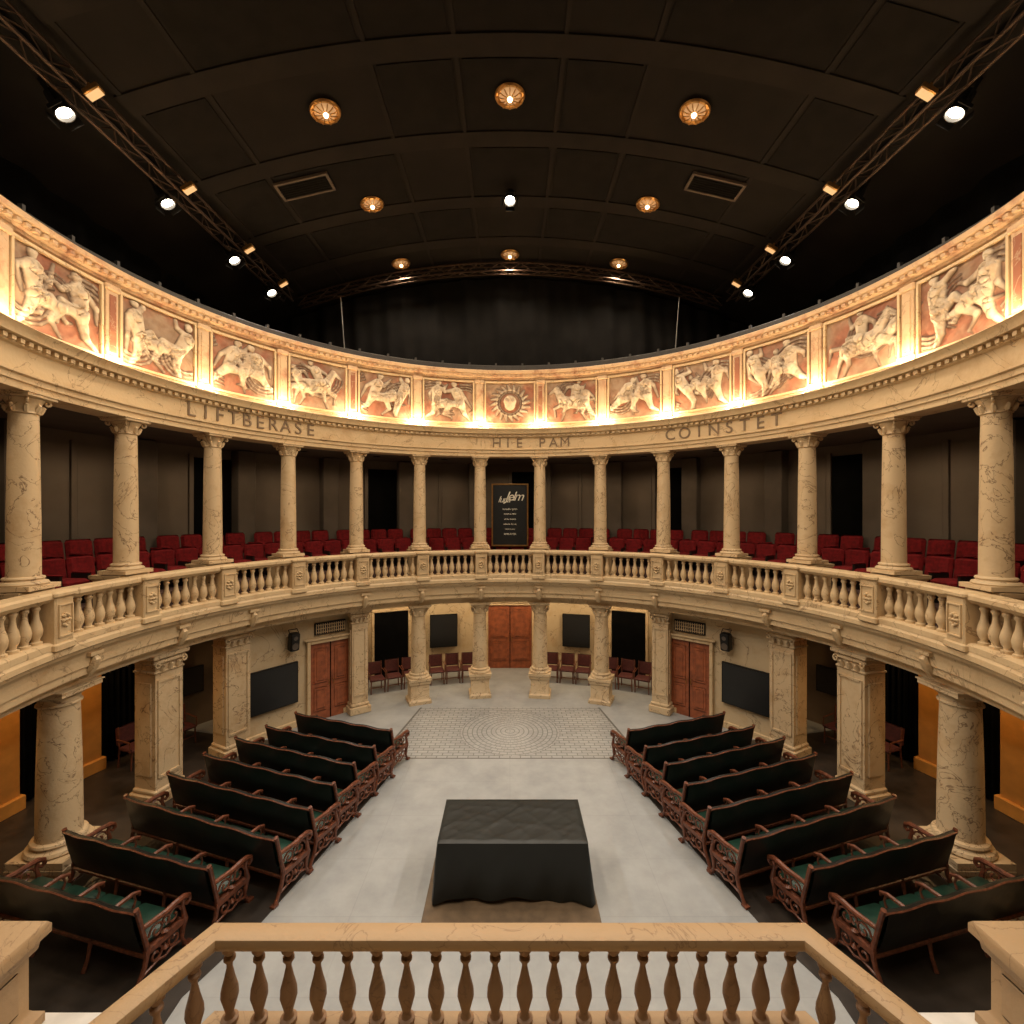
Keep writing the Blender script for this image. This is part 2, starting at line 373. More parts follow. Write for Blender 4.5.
b.obj('trim_frieze_coping',[simple('dark_grey_coping',(.03,.026,.023),.6,noise=.2)],30)
# relief panels
def capsule_h(X,Y,x1,y1,x2,y2,r1,r2):
    dx,dy=x2-x1,y2-y1; L2=dx*dx+dy*dy+1e-9
    t=np.clip(((X-x1)*dx+(Y-y1)*dy)/L2,0,1); d2=(X-x1-t*dx)**2+(Y-y1-t*dy)**2; r=r1+(r2-r1)*t
    return np.sqrt(np.maximum(0,r*r-d2))
def fig(rng,ox,oy,s,ang,flip):
    caps=[]
    def pt(x,y):
        x*=flip; ca,sa=math.cos(ang),math.sin(ang); return ox+s*(x*ca-y*sa),oy+s*(x*sa+y*ca)
    def cap(a,b_,r1,r2): caps.append((*pt(*a),*pt(*b_),r1*s,r2*s))
    j=lambda q:rng.uniform(-q,q)
    hip=(0,0); ch=(.10+j(.08),.36); nk=(ch[0]+.05,ch[1]+.12); hd=(nk[0]+.04+j(.05),nk[1]+.10)
    cap(hip,ch,.13,.16); cap(ch,nk,.10,.05); cap(hd,(hd[0]+.03,hd[1]+.02),.09,.075)
    e1=(ch[0]+.26+j(.1),ch[1]-.02+j(.15)); h1=(e1[0]+.16+j(.1),e1[1]+.16+j(.15)); cap((ch[0]+.08,ch[1]+.06),e1,.075,.06); cap(e1,h1,.06,.04)
    e2=(ch[0]-.24+j(.08),ch[1]-.08+j(.15)); h2=(e2[0]-.10+j(.12),e2[1]-.2+j(.15)); cap((ch[0]-.1,ch[1]+.05),e2,.075,.06); cap(e2,h2,.06,.04)
    k1=(.32+j(.08),.02+j(.12)); f1=(k1[0]+.10+j(.1),k1[1]-.34); cap(hip,k1,.125,.085); cap(k1,f1,.08,.045); cap(f1,(f1[0]+.1,f1[1]-.01),.045,.03)
    k2=(-.18+j(.1),-.26+j(.06)); f2=(k2[0]-.26+j(.1),k2[1]-.16+j(.06)); cap(hip,k2,.12,.08); cap(k2,f2,.075,.04)
    a0=rng.uniform(0,6)
    for w in range(3):
        pr=None
        for q in range(9):
            p=(-.1+(.42+.09*w)*math.cos(a0+q*.35)*(1-.03*q),.1+(.36+.08*w)*math.sin(a0+q*.35))
            if pr: cap(pr,p,.038,.032)
            pr=p
    return caps
def horse(ox,oy,s,flip):
    c=[]
    def cap(a,b_,r1,r2): c.append((ox+a[0]*s*flip,oy+a[1]*s,ox+b_[0]*s*flip,oy+b_[1]*s,r1*s,r2*s))
    cap((-.3,0),(.22,.06),.18,.17); cap((.25,.12),(.45,.42),.14,.08); cap((.45,.44),(.64,.32),.08,.045)
    cap((.28,-.02),(.5,-.12),.07,.05); cap((.5,-.12),(.46,-.36),.045,.03); cap((.2,-.08),(.22,-.3),.07,.045); cap((.22,-.3),(.3,-.5),.04,.03)
    cap((-.35,-.05),(-.3,-.28),.1,.05); cap((-.3,-.28),(-.42,-.5),.045,.03); cap((-.4,0),(-.5,-.25),.09,.05); cap((-.5,-.25),(-.55,-.5),.04,.03)
    cap((-.46,.08),(-.66,.1),.05,.05); cap((-.66,.1),(-.72,-.2),.05,.02); cap((.3,.3),(.42,.52),.06,.04)
    return c
for k in range(-8,9):
    rng=random.Random(100+k)
    W,H=1.62,1.34; NX,NY=110,92
    x=np.linspace(-W/2,W/2,NX); y=np.linspace(-H/2,H/2,NY); X,Y=np.meshgrid(x,y)
    caps=[]
    if k==0:
        caps+= [(0,.05,0,-.08,.22,.18),(-.09,.10,-.07,.10,.06,.06),(.09,.10,.07,.10,.06,.06)]
        for q in range(20):
            a=q*math.pi/10; caps.append((.46*math.cos(a),.44*math.sin(a),.64*math.cos(a+.12),.60*math.sin(a+.12),.07,.05))
        for rr_ in (.36,.44):
            for q in range(30):
                a=q*2*math.pi/30; a2=(q+1)*2*math.pi/30; caps.append((rr_*math.cos(a),rr_*math.sin(a),rr_*math.cos(a2),rr_*math.sin(a2),.035,.035))
    elif k%4==1:
        caps+=horse(rng.uniform(-.1,.1),-.08,1.15,rng.choice((-1,1)))+fig(rng,rng.uniform(-.1,.1),.08,.95,rng.uniform(-.3,.3),rng.choice((-1,1)))+fig(rng,rng.choice((-.5,.5)),-.1,.9,rng.uniform(-.5,.5),rng.choice((-1,1)))
    else:
        caps+=fig(rng,-.42,-.08,1.12,rng.uniform(-.5,.9),1)+fig(rng,.42,-.1,1.12,rng.uniform(-.9,.4),-1)+fig(rng,.02,-.12,.85,rng.uniform(-1.4,1.4),rng.choice((-1,1)))
    Hh=np.zeros_like(X)
    for cp in caps:
        h=capsule_h(X,Y,*cp)
        edge=(h>0)&(h<.35*Hh)
        Hh=np.maximum(Hh,h)+.25*np.minimum(Hh,h)
        Hh=np.where(edge,Hh*.72,Hh)
    lim=np.minimum(W/2-np.abs(X),H/2-np.abs(Y)); fade=np.clip(lim/.04,0,1)
    Hh=np.minimum(Hh,.28)*fade*.68
    relf=np.clip(Hh/.09,0,1)
    bg=.010*np.abs(np.sin(X*14+3*np.sin(Y*7+k))*np.sin(Y*11+2*np.sin(X*9)))
    Hh=Hh+.012*np.abs(np.sin(X*23+Y*17*math.sin(k+1)))*relf+bg*fade
    b=MB(); r0=7.86; th=rad(k*15)
    v=[]
    for j in range(NY):
        for i in range(NX):
            rr=r0-Hh[j,i]; t=th+X[j,i]/r0; v.append((rr*math.sin(t),C+rr*math.cos(t),z(3.66)+Y[j,i]))
    f=[(j*NX+i,j*NX+i+1,(j+1)*NX+i+1,(j+1)*NX+i) for j in range(NY-1) for i in range(NX-1)]
    b.add(v,f,0)
    def fr(t0,t1,z0,z1): 
        b.ring([(7.80,z0),(7.80,z1),(7.87,z1),(7.87,z0)],t0,t1,1)
    da=math.degrees(W/2/r0); 
    fr(k*15-da-.3,k*15+da+.3,z(3.66)+H/2,z(3.66)+H/2+.05); fr(k*15-da-.3,k*15+da+.3,z(3.66)-H/2-.05,z(3.66)-H/2)
    fr(k*15-da-.35,k*15-da,z(3.66)-H/2,z(3.66)+H/2); fr(k*15+da,k*15+da+.35,z(3.66)-H/2,z(3.66)+H/2)
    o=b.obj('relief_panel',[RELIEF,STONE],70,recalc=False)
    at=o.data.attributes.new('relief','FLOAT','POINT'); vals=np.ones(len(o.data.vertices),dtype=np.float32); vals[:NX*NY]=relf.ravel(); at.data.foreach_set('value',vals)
# ------------------------------------------------------------------ lights helper
def light(name,kind,loc,power,col,size=.1,cone=None,blend=1.0,target=None,parent=None):
    l=bpy.data.lights.new(name,kind); l.energy=power; l.color=col
    l.shadow_soft_size=size
    if kind=='SPOT': l.spot_size=rad(cone); l.spot_blend=blend
    o=bpy.data.objects.new(name,l); bpy.context.collection.objects.link(o); o.location=loc
    if target is not None: o.rotation_euler=(Vector(target)-Vector(loc)).to_track_quat('-Z','Y').to_euler()
    return o
# uplights on the cornice
b=MB(); b.lathe([(.07,0),(.08,.02),(.08,.07),(.065,.09)],12,0); b.lathe([(.06,.085),(.055,.11),(.03,.135),(.0,.14)],12,1); upm=b.mesh('uplight_mesh',[METAL,UPB])
for k in range(-8,9):
    for d in (-6.2,6.2):
        t=k*15+d
        if abs(t)>TH-1: continue
        o=place(upm,'cornice_uplight',Q(7.62,t,z(2.69)))
        p=Q(7.62,t,z(2.92)).translation
        light('uplight_lamp','POINT',p,36,(1,.73,.42),.05)
# ------------------------------------------------------------------ columns
def column(h,r,ped=0,pedw=.34,rich=True):
    b=MB(); M=None
    z0=ped
    if ped: 
        b.sqlathe([(pedw+.06,0),(pedw+.06,.10),(pedw+.02,.13),(pedw,.16),(pedw,ped-.12),(pedw+.04,ped-.09),(pedw+.05,ped-.02),(pedw+.02,ped)],0,M)
    s=r*1.0
    b.sqlathe([(s*1.5,z0),(s*1.5,z0+s*.35)],0,M)
    prof=[(s*1.4,s*.35),(s*1.48,s*.45),(s*1.4,s*.6),(s*1.2,s*.66),(s*1.15,s*.74),(s*1.25,s*.84),(s*1.2,s*.95),(s*1.02,s*1.0),(s,s*1.15)]
    ht=h-z0; ch=1.55 if rich else 1.0
    for q in range(6): prof.append((s*(1-.13*((q+1)/6)**1.6),s*1.15+(ht-s*(1.15+ch+.02))*(q+1)/6))
    t=ht-s*ch
    if rich:
        prof+=[(s*.98,t+s*.06),(s*.93,t+s*.14),(s*.9,t+s*.25),(s*.95,t+s*.7),(s*1.12,t+s*1.0),(s*1.22,t+s*1.15)]
    else:
        prof+=[(s*.99,t+s*.05),(s*.99,t+s*.13),(s*.90,t+s*.18),(s*.90,t+s*.42),(s*1.0,t+s*.47),(s*1.16,t+s*.60),(s*1.22,t+s*.68)]
    b.lathe([(a,z0+c) for a,c in prof],28,0,M)
    if rich:
        for q in range(8):
            a=q*math.pi/4; ca,sa=math.cos(a),math.sin(a)
            P=[(s*.9*ca,s*.9*sa,z0+t+s*.15),(s*1.03*ca,s*1.03*sa,z0+t+s*.45),(s*1.16*ca,s*1.16*sa,z0+t+s*.68),(s*1.24*ca,s*1.24*sa,z0+t+s*.58)]
            b.tube(P,[s*.16,s*.18,s*.13,s*.06],6,0,M)
        for q in range(4):
            a=math.pi/4+q*math.pi/2; ca,sa=math.cos(a),math.sin(a)
            P=[]
            for w in range(9):
                an=w*.75; rr=s*.22*(1-w/11)
                u=s*1.38+rr*math.sin(an)-s*.05; P.append((u*ca,u*sa,z0+t+s*.98+rr*math.cos(an)))
            b.tube(P,[s*.10]*9,6,0,M)
        b.sqlathe([(s*1.25,ht+z0-s*.36),(s*1.38,ht+z0-s*.28),(s*1.38,ht+z0-s*.12),(s*1.46,ht+z0-s*.08),(s*1.46,ht+z0)],0,M)
    else:
        b.sqlathe([(s*1.22,ht+z0-s*.33),(s*1.28,ht+z0-s*.3),(s*1.28,ht+z0-s*.1),(s*1.35,ht+z0-s*.06),(s*1.35,ht+z0)],0,M)
    return b
up=column(2.98,.20).mesh('upper_column_mesh',[VEIN],38)
b=MB(); b.sqlathe([(.32,0),(.32,.12),(.28,.15),(.28,.78),(.32,.82),(.33,.885)],0); pedm=b.mesh('pedestal_mesh',[STONE])
for k in range(-9,9):
    t=(k+.5)*15
    if abs(t)>TH: continue
    place(up,'marble_column',Q(7.5,t,z(-1.18)))
    place(pedm,'column_pedestal',Q(7.64,t,z(-2.085)))
zl=E-2.95
lowc=column(zl,.24,.72,.29).mesh('lower_column_mesh',[VEIN],38)
lows=column(zl,.31,.30,.42,rich=False).mesh('lower_side_column_mesh',[VEIN],38)
for t in (-22.5,-7.5,7.5,22.5): place(lowc,'stone_column',Q(7.68,t,0))
for t in (-107,-91,91,107): place(lows,'stone_column',Q(7.68,t,.0))
# pilaster / pier
def pier(w,d,h):
    b=MB()
    b.bbox((0,0,.11),(w+.16,d+.16,.22),0,None,.02); b.bbox((0,0,.27),(w+.08,d+.08,.10),0,None,.03)
    b.box((0,0,h/2),(w,d,h-.1),0)
    for s in (-1,1):
        b.box((s*(w/2-.07),-d/2-.012,h/2),(.05,.03,h-1.1),0)
        b.box((s*(w/2+.012),0,h/2),(.03,d-.2,h-1.2),0)
    b.box((0,-d/2-.012,.57),(w-.14,.03,.05),0); b.box((0,-d/2-.012,h-.57),(w-.14,.03,.05),0)
    b.bbox((0,0,h-.38),(w+.06,d+.06,.06),0,None,.02)
    b.bbox((0,0,h-.16),(w+.10,d+.10,.12),0,None,.03); b.bbox((0,0,h-.05),(w+.2,d+.2,.10),0,None,.02)
    for s in (-1,1):
        P=[]
        for q in range(10):
            an=q*.75; rr=.075*(1-q/12); P.append((s*(w/2-.02)+s*rr*math.sin(an),-d/2-.06,h-.22+rr*math.cos(an)))
        b.tube(P,.02,6,0)
    for q in range(3): b.tube([((q-1)*w*.28,-d/2-.02,h-.36),((q-1)*w*.28,-d/2-.05,h-.27),((q-1)*w*.28,-d/2-.09,h-.24)],[.05,.045,.02],6,0)
    return b
pm=pier(.62,.55,zl).mesh('pier_mesh',[VEIN],38)
pl=pier(.48,.34,zl).mesh('pilaster_mesh',[VEIN],38)
for s in (-1,1):
    place(pm,'stone_pier',Q(7.74,s*75.5,0)); place(pl,'stone_pilaster',Q(7.80,s*36.3,0)); place(pm,'stone_pier',Q(8.0,s*61.5,0))
    place(pm,'stone_pier',Q(7.72,s*123,0))
# corbels on the fascia above supports
b=MB()
for t in (-107,-91,-75.5,-61.5,-36.5,-22.5,-7.5,7.5,22.5,36.5,61.5,75.5,91,107):
    P=[(0,.10,-.30),(0,-.02,-.26),(0,-.10,-.12),(0,-.15,0),(0,-.12,.05)]
    b.tube(P,[.05,.07,.09,.07,.04],8,0,Q(7.22,t,z(-2.50)))
    b.box((0,-.02,.1),(.26,.2,.06),0,Q(7.16,t,z(-2.50)))
b.obj('trim_corbels',[STONE])
# lower walls either side
for s,nm in ((-1,'left'),(1,'right')):
    b=MB(); t0,t1=(35.5,62) if s==1 else (-62,-35.5)
    b.ring([(8.0,0),(8.0,z(-2.6)),(8.2,z(-2.6)),(8.2,0)],t0,t1,0)
    b.ring([(7.96,0),(7.96,.16),(8.0,.18),(8.0,0)],t0,t1,1)
    b.obj('wall_stage_'+nm,[WALLB,STONE],30)
# outer wall
b=MB(); b.ring([(10.4,0),(10.4,z(-2.6)),(10.6,z(-2.6)),(10.6,0)],-42,42,0); b.ring([(10.4,0),(10.4,z(-2.6)),(10.6,z(-2.6)),(10.6,0)],-TH,-42,1); b.ring([(10.4,0),(10.4,z(-2.6)),(10.6,z(-2.6)),(10.6,0)],42,TH,1)
b.obj('wall_outer_lower',[WALLB,AISLE],30)
b=MB(); b.ring([(10.4,z(-1.52)),(10.4,z(1.86)),(10.6,z(1.86)),(10.6,z(-1.52))],-TH,TH,0)
for k in range(-17,17):
    t=(k+.5)*7.5
    if abs(t)>TH-4: continue
    mat=1 if k%4 else 2
    b.ring([(10.36,z(-1.45)),(10.36,z(1.55)),(10.41,z(1.55)),(10.41,z(-1.45))],t-3.3,t+3.3,mat)
    b.bbox((0,0,0),(.12,.08,3.0),0,Q(10.36,t+3.75,z(.15)),.01)
b.obj('wall_outer_gallery',[GWALL,GWALL,BLACK,],30)
b=MB()
for k in range(-8,8):
    t=k*15+7.5
    b.bbox((0,0,0),(.5,.5,3.3),0,Q(10.15,t,z(.17)),.02)
b.obj('trim_gallery_piers',[GPANEL])
# ------------------------------------------------------------------ doors
def door(w,h,leaf=2,frame=True):
    b=MB(); fw=.10
    if frame:
        for s in (-1,1): b.bbox((s*(w/2+fw/2),-.03,h/2+fw/2),(fw,.14,h+fw),0,None,.015)
        b.bbox((0,-.03,h+fw/2),(w,.14,fw),0,None,.015); b.bbox((0,-.05,h+fw+.03),(w+.34,.2,.06),0,None,.02)
    lw=w/leaf
    for i in range(leaf):
        cx=-w/2+lw*(i+.5); b.box((cx,.02,h/2),(lw-.02,.06,h-.01),1)
        for (za,zb) in ((.12,.42),(.48,.93)):
            pz0,pz1=h*za,h*zb
            b.bbox((cx,-.015,(pz0+pz1)/2),(lw-.22,.03,pz1-pz0),1,None,.02)
            b.bbox((cx,-.03,(pz0+pz1)/2),(lw-.36,.03,pz1-pz0-.14),1,None,.02)
        hx=cx+(lw/2-.07)*(1 if i==0 else -1)
        b.tube([(hx,-.05,h*.43),(hx,-.09,h*.44),(hx,-.09,h*.50),(hx,-.05,h*.51)],.012,6,2)
    b.box((0,-.0,h/2),(.018,.07,h-.02),3)
    return b
door(1.7,2.45).obj('door_1',[STONE,DOORW,BRASS,BLACK],M=Q(10.36,0,0))
door(1.2,2.25).obj('door_2',[STONE,DOORW,BRASS,BLACK],M=Q(7.96,-42,0))
door(1.2,2.25).obj('door_3',[STONE,DOORW,BRASS,BLACK],M=Q(7.96,42,0))
for i,t in enumerate((-25,25)):
    b=MB(); b.box((0,0,1.2),(1.25,.06,2.4),1); 
    for s in (-1,1): b.bbox((s*.67,-.03,1.24),(.1,.12,2.48),0)
    b.bbox((0,-.03,2.45),(1.44,.12,.1),0)
    b.obj('door_%d'%(4+i),[STONE,BLACK],M=Q(10.36,t,0))
def screen(w,h,M):
    b=MB(); b.bbox((0,0,0),(w,.07,h),0,None,.012); b.box((0,-.037,0),(w-.07,.006,h-.07),1); b.box((0,.06,0),(w*.4,.08,h*.4),0)
    for sg in (-1,1): b.box((0,-.038,sg*(h/2-.02)),(w-.02,.012,.012),0); b.box((sg*(w/2-.02),-.038,0),(.012,.012,h-.02),0)
    return b.obj('mounted_screen',[METAL,SCREEN],M=M)
for s in (-1,1):
    screen(1.34,1.15,Q(7.90,s*53.8,1.30)); screen(1.04,1.25,Q(10.28,s*14.2,1.55)); screen(.95,.75,Q(10.28,s*61,1.35))
    b=MB(); b.bbox((0,0,0),(.92,.05,.36),0,None,.01); 
    for i in range(14): b.box((-.42+i*.065,-.03,0),(.02,.03,.28),1)
    for i in range(3): b.box((0,-.035,-.1+i*.1),(.86,.02,.015),1)
    b.obj('vent_grille',[METAL,STONE],M=Q(7.96,s*42,2.66))
    b=MB(); b.bbox((0,-.16,0),(.26,.22,.50),0,None,.03)
    M2=Matrix.Rotation(rad(90),4,'X')
    for zz,rr in ((-.10,.095),(.13,.06)): b.lathe([(rr,0),(rr,.01),(rr*.8,.0),(rr*.3,-.02),(0,-.01)],16,1,Matrix.Translation((0,-.272,zz))@M2)
    b.box((0,.0,0),(.08,.1,.1),0); b.tube([(-.12,-.16,.24),(-.12,-.05,.32),(.12,-.05,.32),(.12,-.16,.24)],.012,6,0)
    b.obj('loudspeaker',[METAL,GPANEL],M=Q(7.93,s*50.3,2.50)@Matrix.Rotation(rad(8),4,'X'))
    for t in (66,74,83,92,101):
        b=MB(); b.bbox((0,0,1.7),(.46,.26,3.4),0,None,.02); b.bbox((0,-.03,.15),(.58,.34,.3),0,None,.02); b.bbox((0,-.03,3.2),(.58,.34,.16),0,None,.02)
        b.obj('ochre_pilaster',[OCHRE],M=Q(10.2,s*t,0))
    for t in (70,78.5,87.5,96.5):
        b=MB(); v=[];f=[]; n=60
        for kz in range(2):
            for i in range(n+1):
                x=-.46+.92*i/n; v.append((x,.04*math.sin(x*48),.05+kz*3.2))
        for i in range(n): f.append((i,i+1,n+2+i,n+1+i))
        b.add(v,f); b.tube([(-.47,0,3.28),(.47,0,3.28)],.025,8); b.obj('black_drape',[BLACK],60,recalc=False,M=Q(10.22,s*t,0))
# ------------------------------------------------------------------ benches
def bench(L):
    b=MB(); h=L/2
    n=4
    for i in range(n):
        w=(L-.12)/n; b.bbox((-h+.06+w*(i+.5),.02,.45),(w-.01,.52,.12),1,None,.04)
    b.box((0,.02,.37),(L-.1,.50,.05),0)
    def backpt(u):
        return (-.22-.16*u-.02*math.sin(u*3), .34+.64*u)
    nu=8; nx=24
    for off,mat,dd in ((.04,1,0),(-.035,2,0)):
        v=[];f=[]
        for j in range(nu+1):
            u=j/nu; y,zz=backpt(u)
            for i in range(nx+1):
                x=-h+.04+(L-.08)*i/nx
                puff=.02*math.sin(math.pi*((i*n/nx)%1.0))*math.sin(math.pi*u)
                sgn=1 if off>0 else -1
                v.append((x,y+off+sgn*puff,zz))
        for j in range(nu):
            for i in range(nx):
                a=j*(nx+1)+i; q=(a,a+1,a+nx+2,a+nx+1); f.append(q if off<0 else q[::-1])
        b.add(v,f,mat)
    y,zz=backpt(1)
    P=[];rr=[]
    for i in range(33):
        x=-h+L*i/32; P.append((x,y,zz+.012*math.cos(i*math.pi/4))); rr.append(.036)
    b.tube(P,rr,6,2)
    P=[(p[0],p[1]-.03,p[2]+.012) for p in P]; b.tube(P,.016,5,0)
    b.tube([(-h,-.26,.34),(h,-.26,.34)],.03,6,0); b.tube([(-h,.27,.37),(h,.27,.37)],.028,6,0)
    def spiral(x,cy,cz,r,turn,start,sg=1,th=.016):
        P=[]
        for q in range(14):
            a=start+sg*q*turn/13; k=r*(1-.75*q/13); P.append((x,cy+k*math.cos(a),cz+k*math.sin(a)))
        b.tube(P,th,5,0)
    for x in (-h,h):
        b.tube([(x,.33,0),(x,.29,.05),(x,.24,.14),(x,.25,.26),(x,.29,.38),(x,.27,.50),(x,.25,.60),(x,.27,.66)],[.035,.028,.026,.034,.042,.03,.026,.03],8,0)
        b.tube([(x,-.42,0),(x,-.36,.08),(x,-.28,.22),(x,-.24,.40),(x,-.29,.62),(x,-.37,.98),(x,-.39,1.04)],[.035,.028,.03,.036,.03,.032,.035],8,0)
        b.tube([(x,-.31,.74),(x,-.15,.72),(x,.0,.70),(x,.15,.71),(x,.28,.70),(x,.35,.66),(x,.36,.60),(x,.32,.57),(x,.28,.60)],[.03,.034,.038,.038,.04,.036,.03,.024,.018],8,0)
        b.tube([(x,-.34,.12),(x,-.1,.16),(x,.0,.12),(x,.1,.16),(x,.27,.12)],.018,6,0)
        b.box((x,0,.38),(.05,.56,.07),0)
        spiral(x,.12,.56,.11,7.5,0,1); spiral(x,-.12,.56,.11,7.5,math.pi,-1); spiral(x,.13,.25,.10,7.5,math.pi/2,1); spiral(x,-.13,.25,.10,7.5,math.pi/2,-1); spiral(x,0,.60,.07,6,-1.5,1)
        b.lathe([(0,-.03),(.05,0),(0,.03)],8,0,Matrix.Translation((x,0,.46))); b.lathe([(0,-.06),(.045,0),(0,.06)],8,0,Matrix.Translation((x,0,.24)))
        b.box((x,.33,.015),(.08,.10,.03),0); b.box((x,-.42,.015),(.08,.10,.03),0)
    for i in range(1,n):
        x=-h+.06+(L-.12)/n*i
        b.tube([(x,-.30,.72),(x,-.1,.70),(x,.12,.70),(x,.22,.66),(x,.22,.61)],[.026,.03,.03,.026,.018],6,0)
        b.tube([(x,.14,.68),(x,.17,.58),(x,.14,.50)],[.02,.014,.02],6,0)
    for x in (-h/3,h/3):
        b.tube([(x,.27,.36),(x,.26,.15),(x,.29,0)],[.03,.022,.03],6,0); b.tube([(x,-.26,.38),(x,-.30,.15),(x,-.36,0)],[.03,.022,.03],6,0)
    return b
rows=[((-2.62,11.2),(-5.25,12.15)),((-2.8,10.4),(-5.6,11.4)),((-2.98,9.7),(-6.0,10.82)),((-3.15,9.0),(-6.23,10.1)),((-3.25,8.25),(-6.5,9.38)),((-3.5,7.5),(-6.67,8.6)),((-4.15,6.9),(-6.95,7.7)),((-4.6,6.15),(-7.34,6.85))]
benchmeshes={}
for (ax,ay),(ox,oy) in rows:
    L=round(math.hypot(ax-ox,ay-oy),1); 
    if L not in benchmeshes: benchmeshes[L]=bench(L).mesh('bench_mesh',[WOOD,GREEN,BLKL],40,recalc=False)
    for s in (1,-1):
        cx,cy=(ax+ox)/2*s,(ay+oy)/2+.27
        ang=-math.atan2(oy-ay,ax-ox)*s
        place(benchmeshes[L],'carved_bench',Matrix.Translation((cx,cy,.012))@Matrix.Rotation(ang,4,'Z'))
# ------------------------------------------------------------------ draped table
b=MB()
W2,D2,HT=1.16,.56,.92
N=360; v=[];f=[]
def per(s):
    per_=4*(W2+D2); d=s*per_
    if d<2*W2: return (-W2+d,-D2,0,-1)
    d-=2*W2
    if d<2*D2: return (W2,-D2+d,1,0)
    d-=2*D2
    if d<2*W2: return (W2-d,D2,0,1)
    d-=2*W2; return (-W2,D2-d,-1,0)
NZ=16
for k in range(NZ+1):
    t=k/NZ
    for i in range(N):
        x,y,nx_,ny_=per(i/N); s=i/N*4*(W2+D2)
        dc=math.hypot(W2-abs(x),D2-abs(y)); cn=math.exp(-(dc/.15)**2)
        fold=.026*math.sin(s*6.3+1.6*math.sin(s*1.9)+.5*t)+.018*math.sin(s*13+t*2.5+math.sin(s*3))
        out=.012+t*.02+(t**.8)*fold*(1-.3*cn)
        if cn>.02:
            ux,uy=(1 if x>0 else -1),(1 if y>0 else -1); ex,ey=ux*.7,uy*.7
            px=x+nx_*out+ex*cn*.09*t; py=y+ny_*out+ey*cn*.09*t
        else: px=x+nx_*out; py=y+ny_*out
        zb=.045+.03*math.sin(s*2.1)+.022*math.sin(s*5.7+1)-.035*cn
        zb=max(.006,zb)
        zz=HT-.012+(zb-HT+.012)*t
        v.append((px,py,zz))
for k in range(NZ):
    for i in range(N):
        j=(i+1)%N; f.append((k*N+i,(k+1)*N+i,(k+1)*N+j,k*N+j))
b.add(v,f)
gx,gy=80,44; v=[]
rg=random.Random(3)
ph=[(rg.uniform(-9,9),rg.uniform(2,9),rg.uniform(0,6)) for _ in range(7)]
for j in range(gy+1):
    for i in range(gx+1):
        x=-W2-.012+(2*W2+.024)*i/gx; y=-D2-.012+(2*D2+.024)*j/gy
        ed=min(1,min(W2+.012-abs(x),D2+.012-abs(y))/.06)
        w=sum((1-abs(math.sin(a*x+c*y+p)))**3 for a,c,p in ph)/7
        v.append((x,y,HT-.012+ed*.012+ed*(.028*w)))
f=[(j*(gx+1)+i,j*(gx+1)+i+1,(j+1)*(gx+1)+i+1,(j+1)*(gx+1)+i) for j in range(gy) for i in range(gx)]
b.add(v,f)
tb=empty('draped_table',Matrix.Translation((.04,8.0,.03)))
o=b.obj('tablecloth',[CLOTH],60,recalc=False); o.parent=tb
b=MB(); b.box((0,0,.88),(2.2,1.04,.05))
for sx in (-1,1):
    for sy in (-1,1): b.sqlathe([(.025,0),(.035,.86)],0,None,(sx*1.02,sy*.46,0))
o=b.obj('table_frame',[WOOD]); o.parent=tb
b=MB(); b.bbox((.02,7.65,.015),(2.66,1.5,.028),0,None,.008); b.obj('floor_mat_shadow',[MAT])  # mat that also stands in for the table's floor shadow
# ------------------------------------------------------------------ gallery seats
def seatgeo(b,M,big=True):
    b.bbox((0,.24,.64),(.54,.13,.60),0,M@Matrix.Rotation(rad(-8),4,'X'),.055)
    b.bbox((0,-.02,.42),(.50,.50,.15),0,M,.05)
    for s in (-1,1):
        b.bbox((s*.285,0,.36),(.035,.40,.46),1,M,.01); b.bbox((s*.285,-.02,.60),(.05,.40,.04),0,M,.015)
        b.box((s*.285,.05,.07),(.035,.3,.14),1,M)
for r,zz,ns in ((8.5,z(FA),4),(9.4,z(FB),4)):
    b=MB()
    da=math.degrees(.56/r)
    for i in range(ns): seatgeo(b,Q(r,(i-(ns-1)/2)*da,0)); 
    me=b.mesh('seat_row_mesh',[RED,METAL],40)
    for k in range(-7,8):
        M=Matrix.Translation((0,C,0))@Matrix.Rotation(-rad(k*15),4,'Z')@Matrix.Translation((0,-C,0))
        M=Matrix.Translation((0,0,zz))@M
        place(me,'theatre_seat_row',M)
def chair(b,M):
    b.bbox((0,0,.45),(.5,.48,.08),0,M,.03); b.bbox((0,.24,.74),(.48,.06,.42),0,M@Matrix.Rotation(rad(-6),4,'X'),.03)
    for sx in (-1,1):
        b.tube([(sx*.23,-.2,0),(sx*.22,-.2,.42)],[.018,.022],6,1,M); b.tube([(sx*.23,.26,0),(sx*.22,.22,.42),(sx*.22,.27,.95)],.02,6,1,M)
        b.tube([(sx*.26,-.2,.42),(sx*.26,-.2,.66),(sx*.26,.24,.68)],.018,6,1,M)
    b.tube([(-.22,-.2,.2),(.22,-.2,.2)],.012,6,1,M)
cm=MB(); chair(cm,Matrix()); chm=cm.mesh('chair_mesh',[DRED,WOOD])
for s in (-1,1):
    for t in (9.4,13,16.6,22.5,26.1,29.7): place(chm,'waiting_chair',Q(9.1,s*t,0))
    for t in (64,70.5): place(chm,'waiting_chair',Q(9.5,s*t,.012))
b=MB(); b.lathe([(.2,0),(.2,.03),(.04,.06),(.035,.68),(.1,.70),(.32,.71),(.32,.74)],20); stm=b.mesh('side_table_mesh',[METAL])
for s in (-1,1): place(stm,'side_table',Q(9.1,s*67.3,.012))
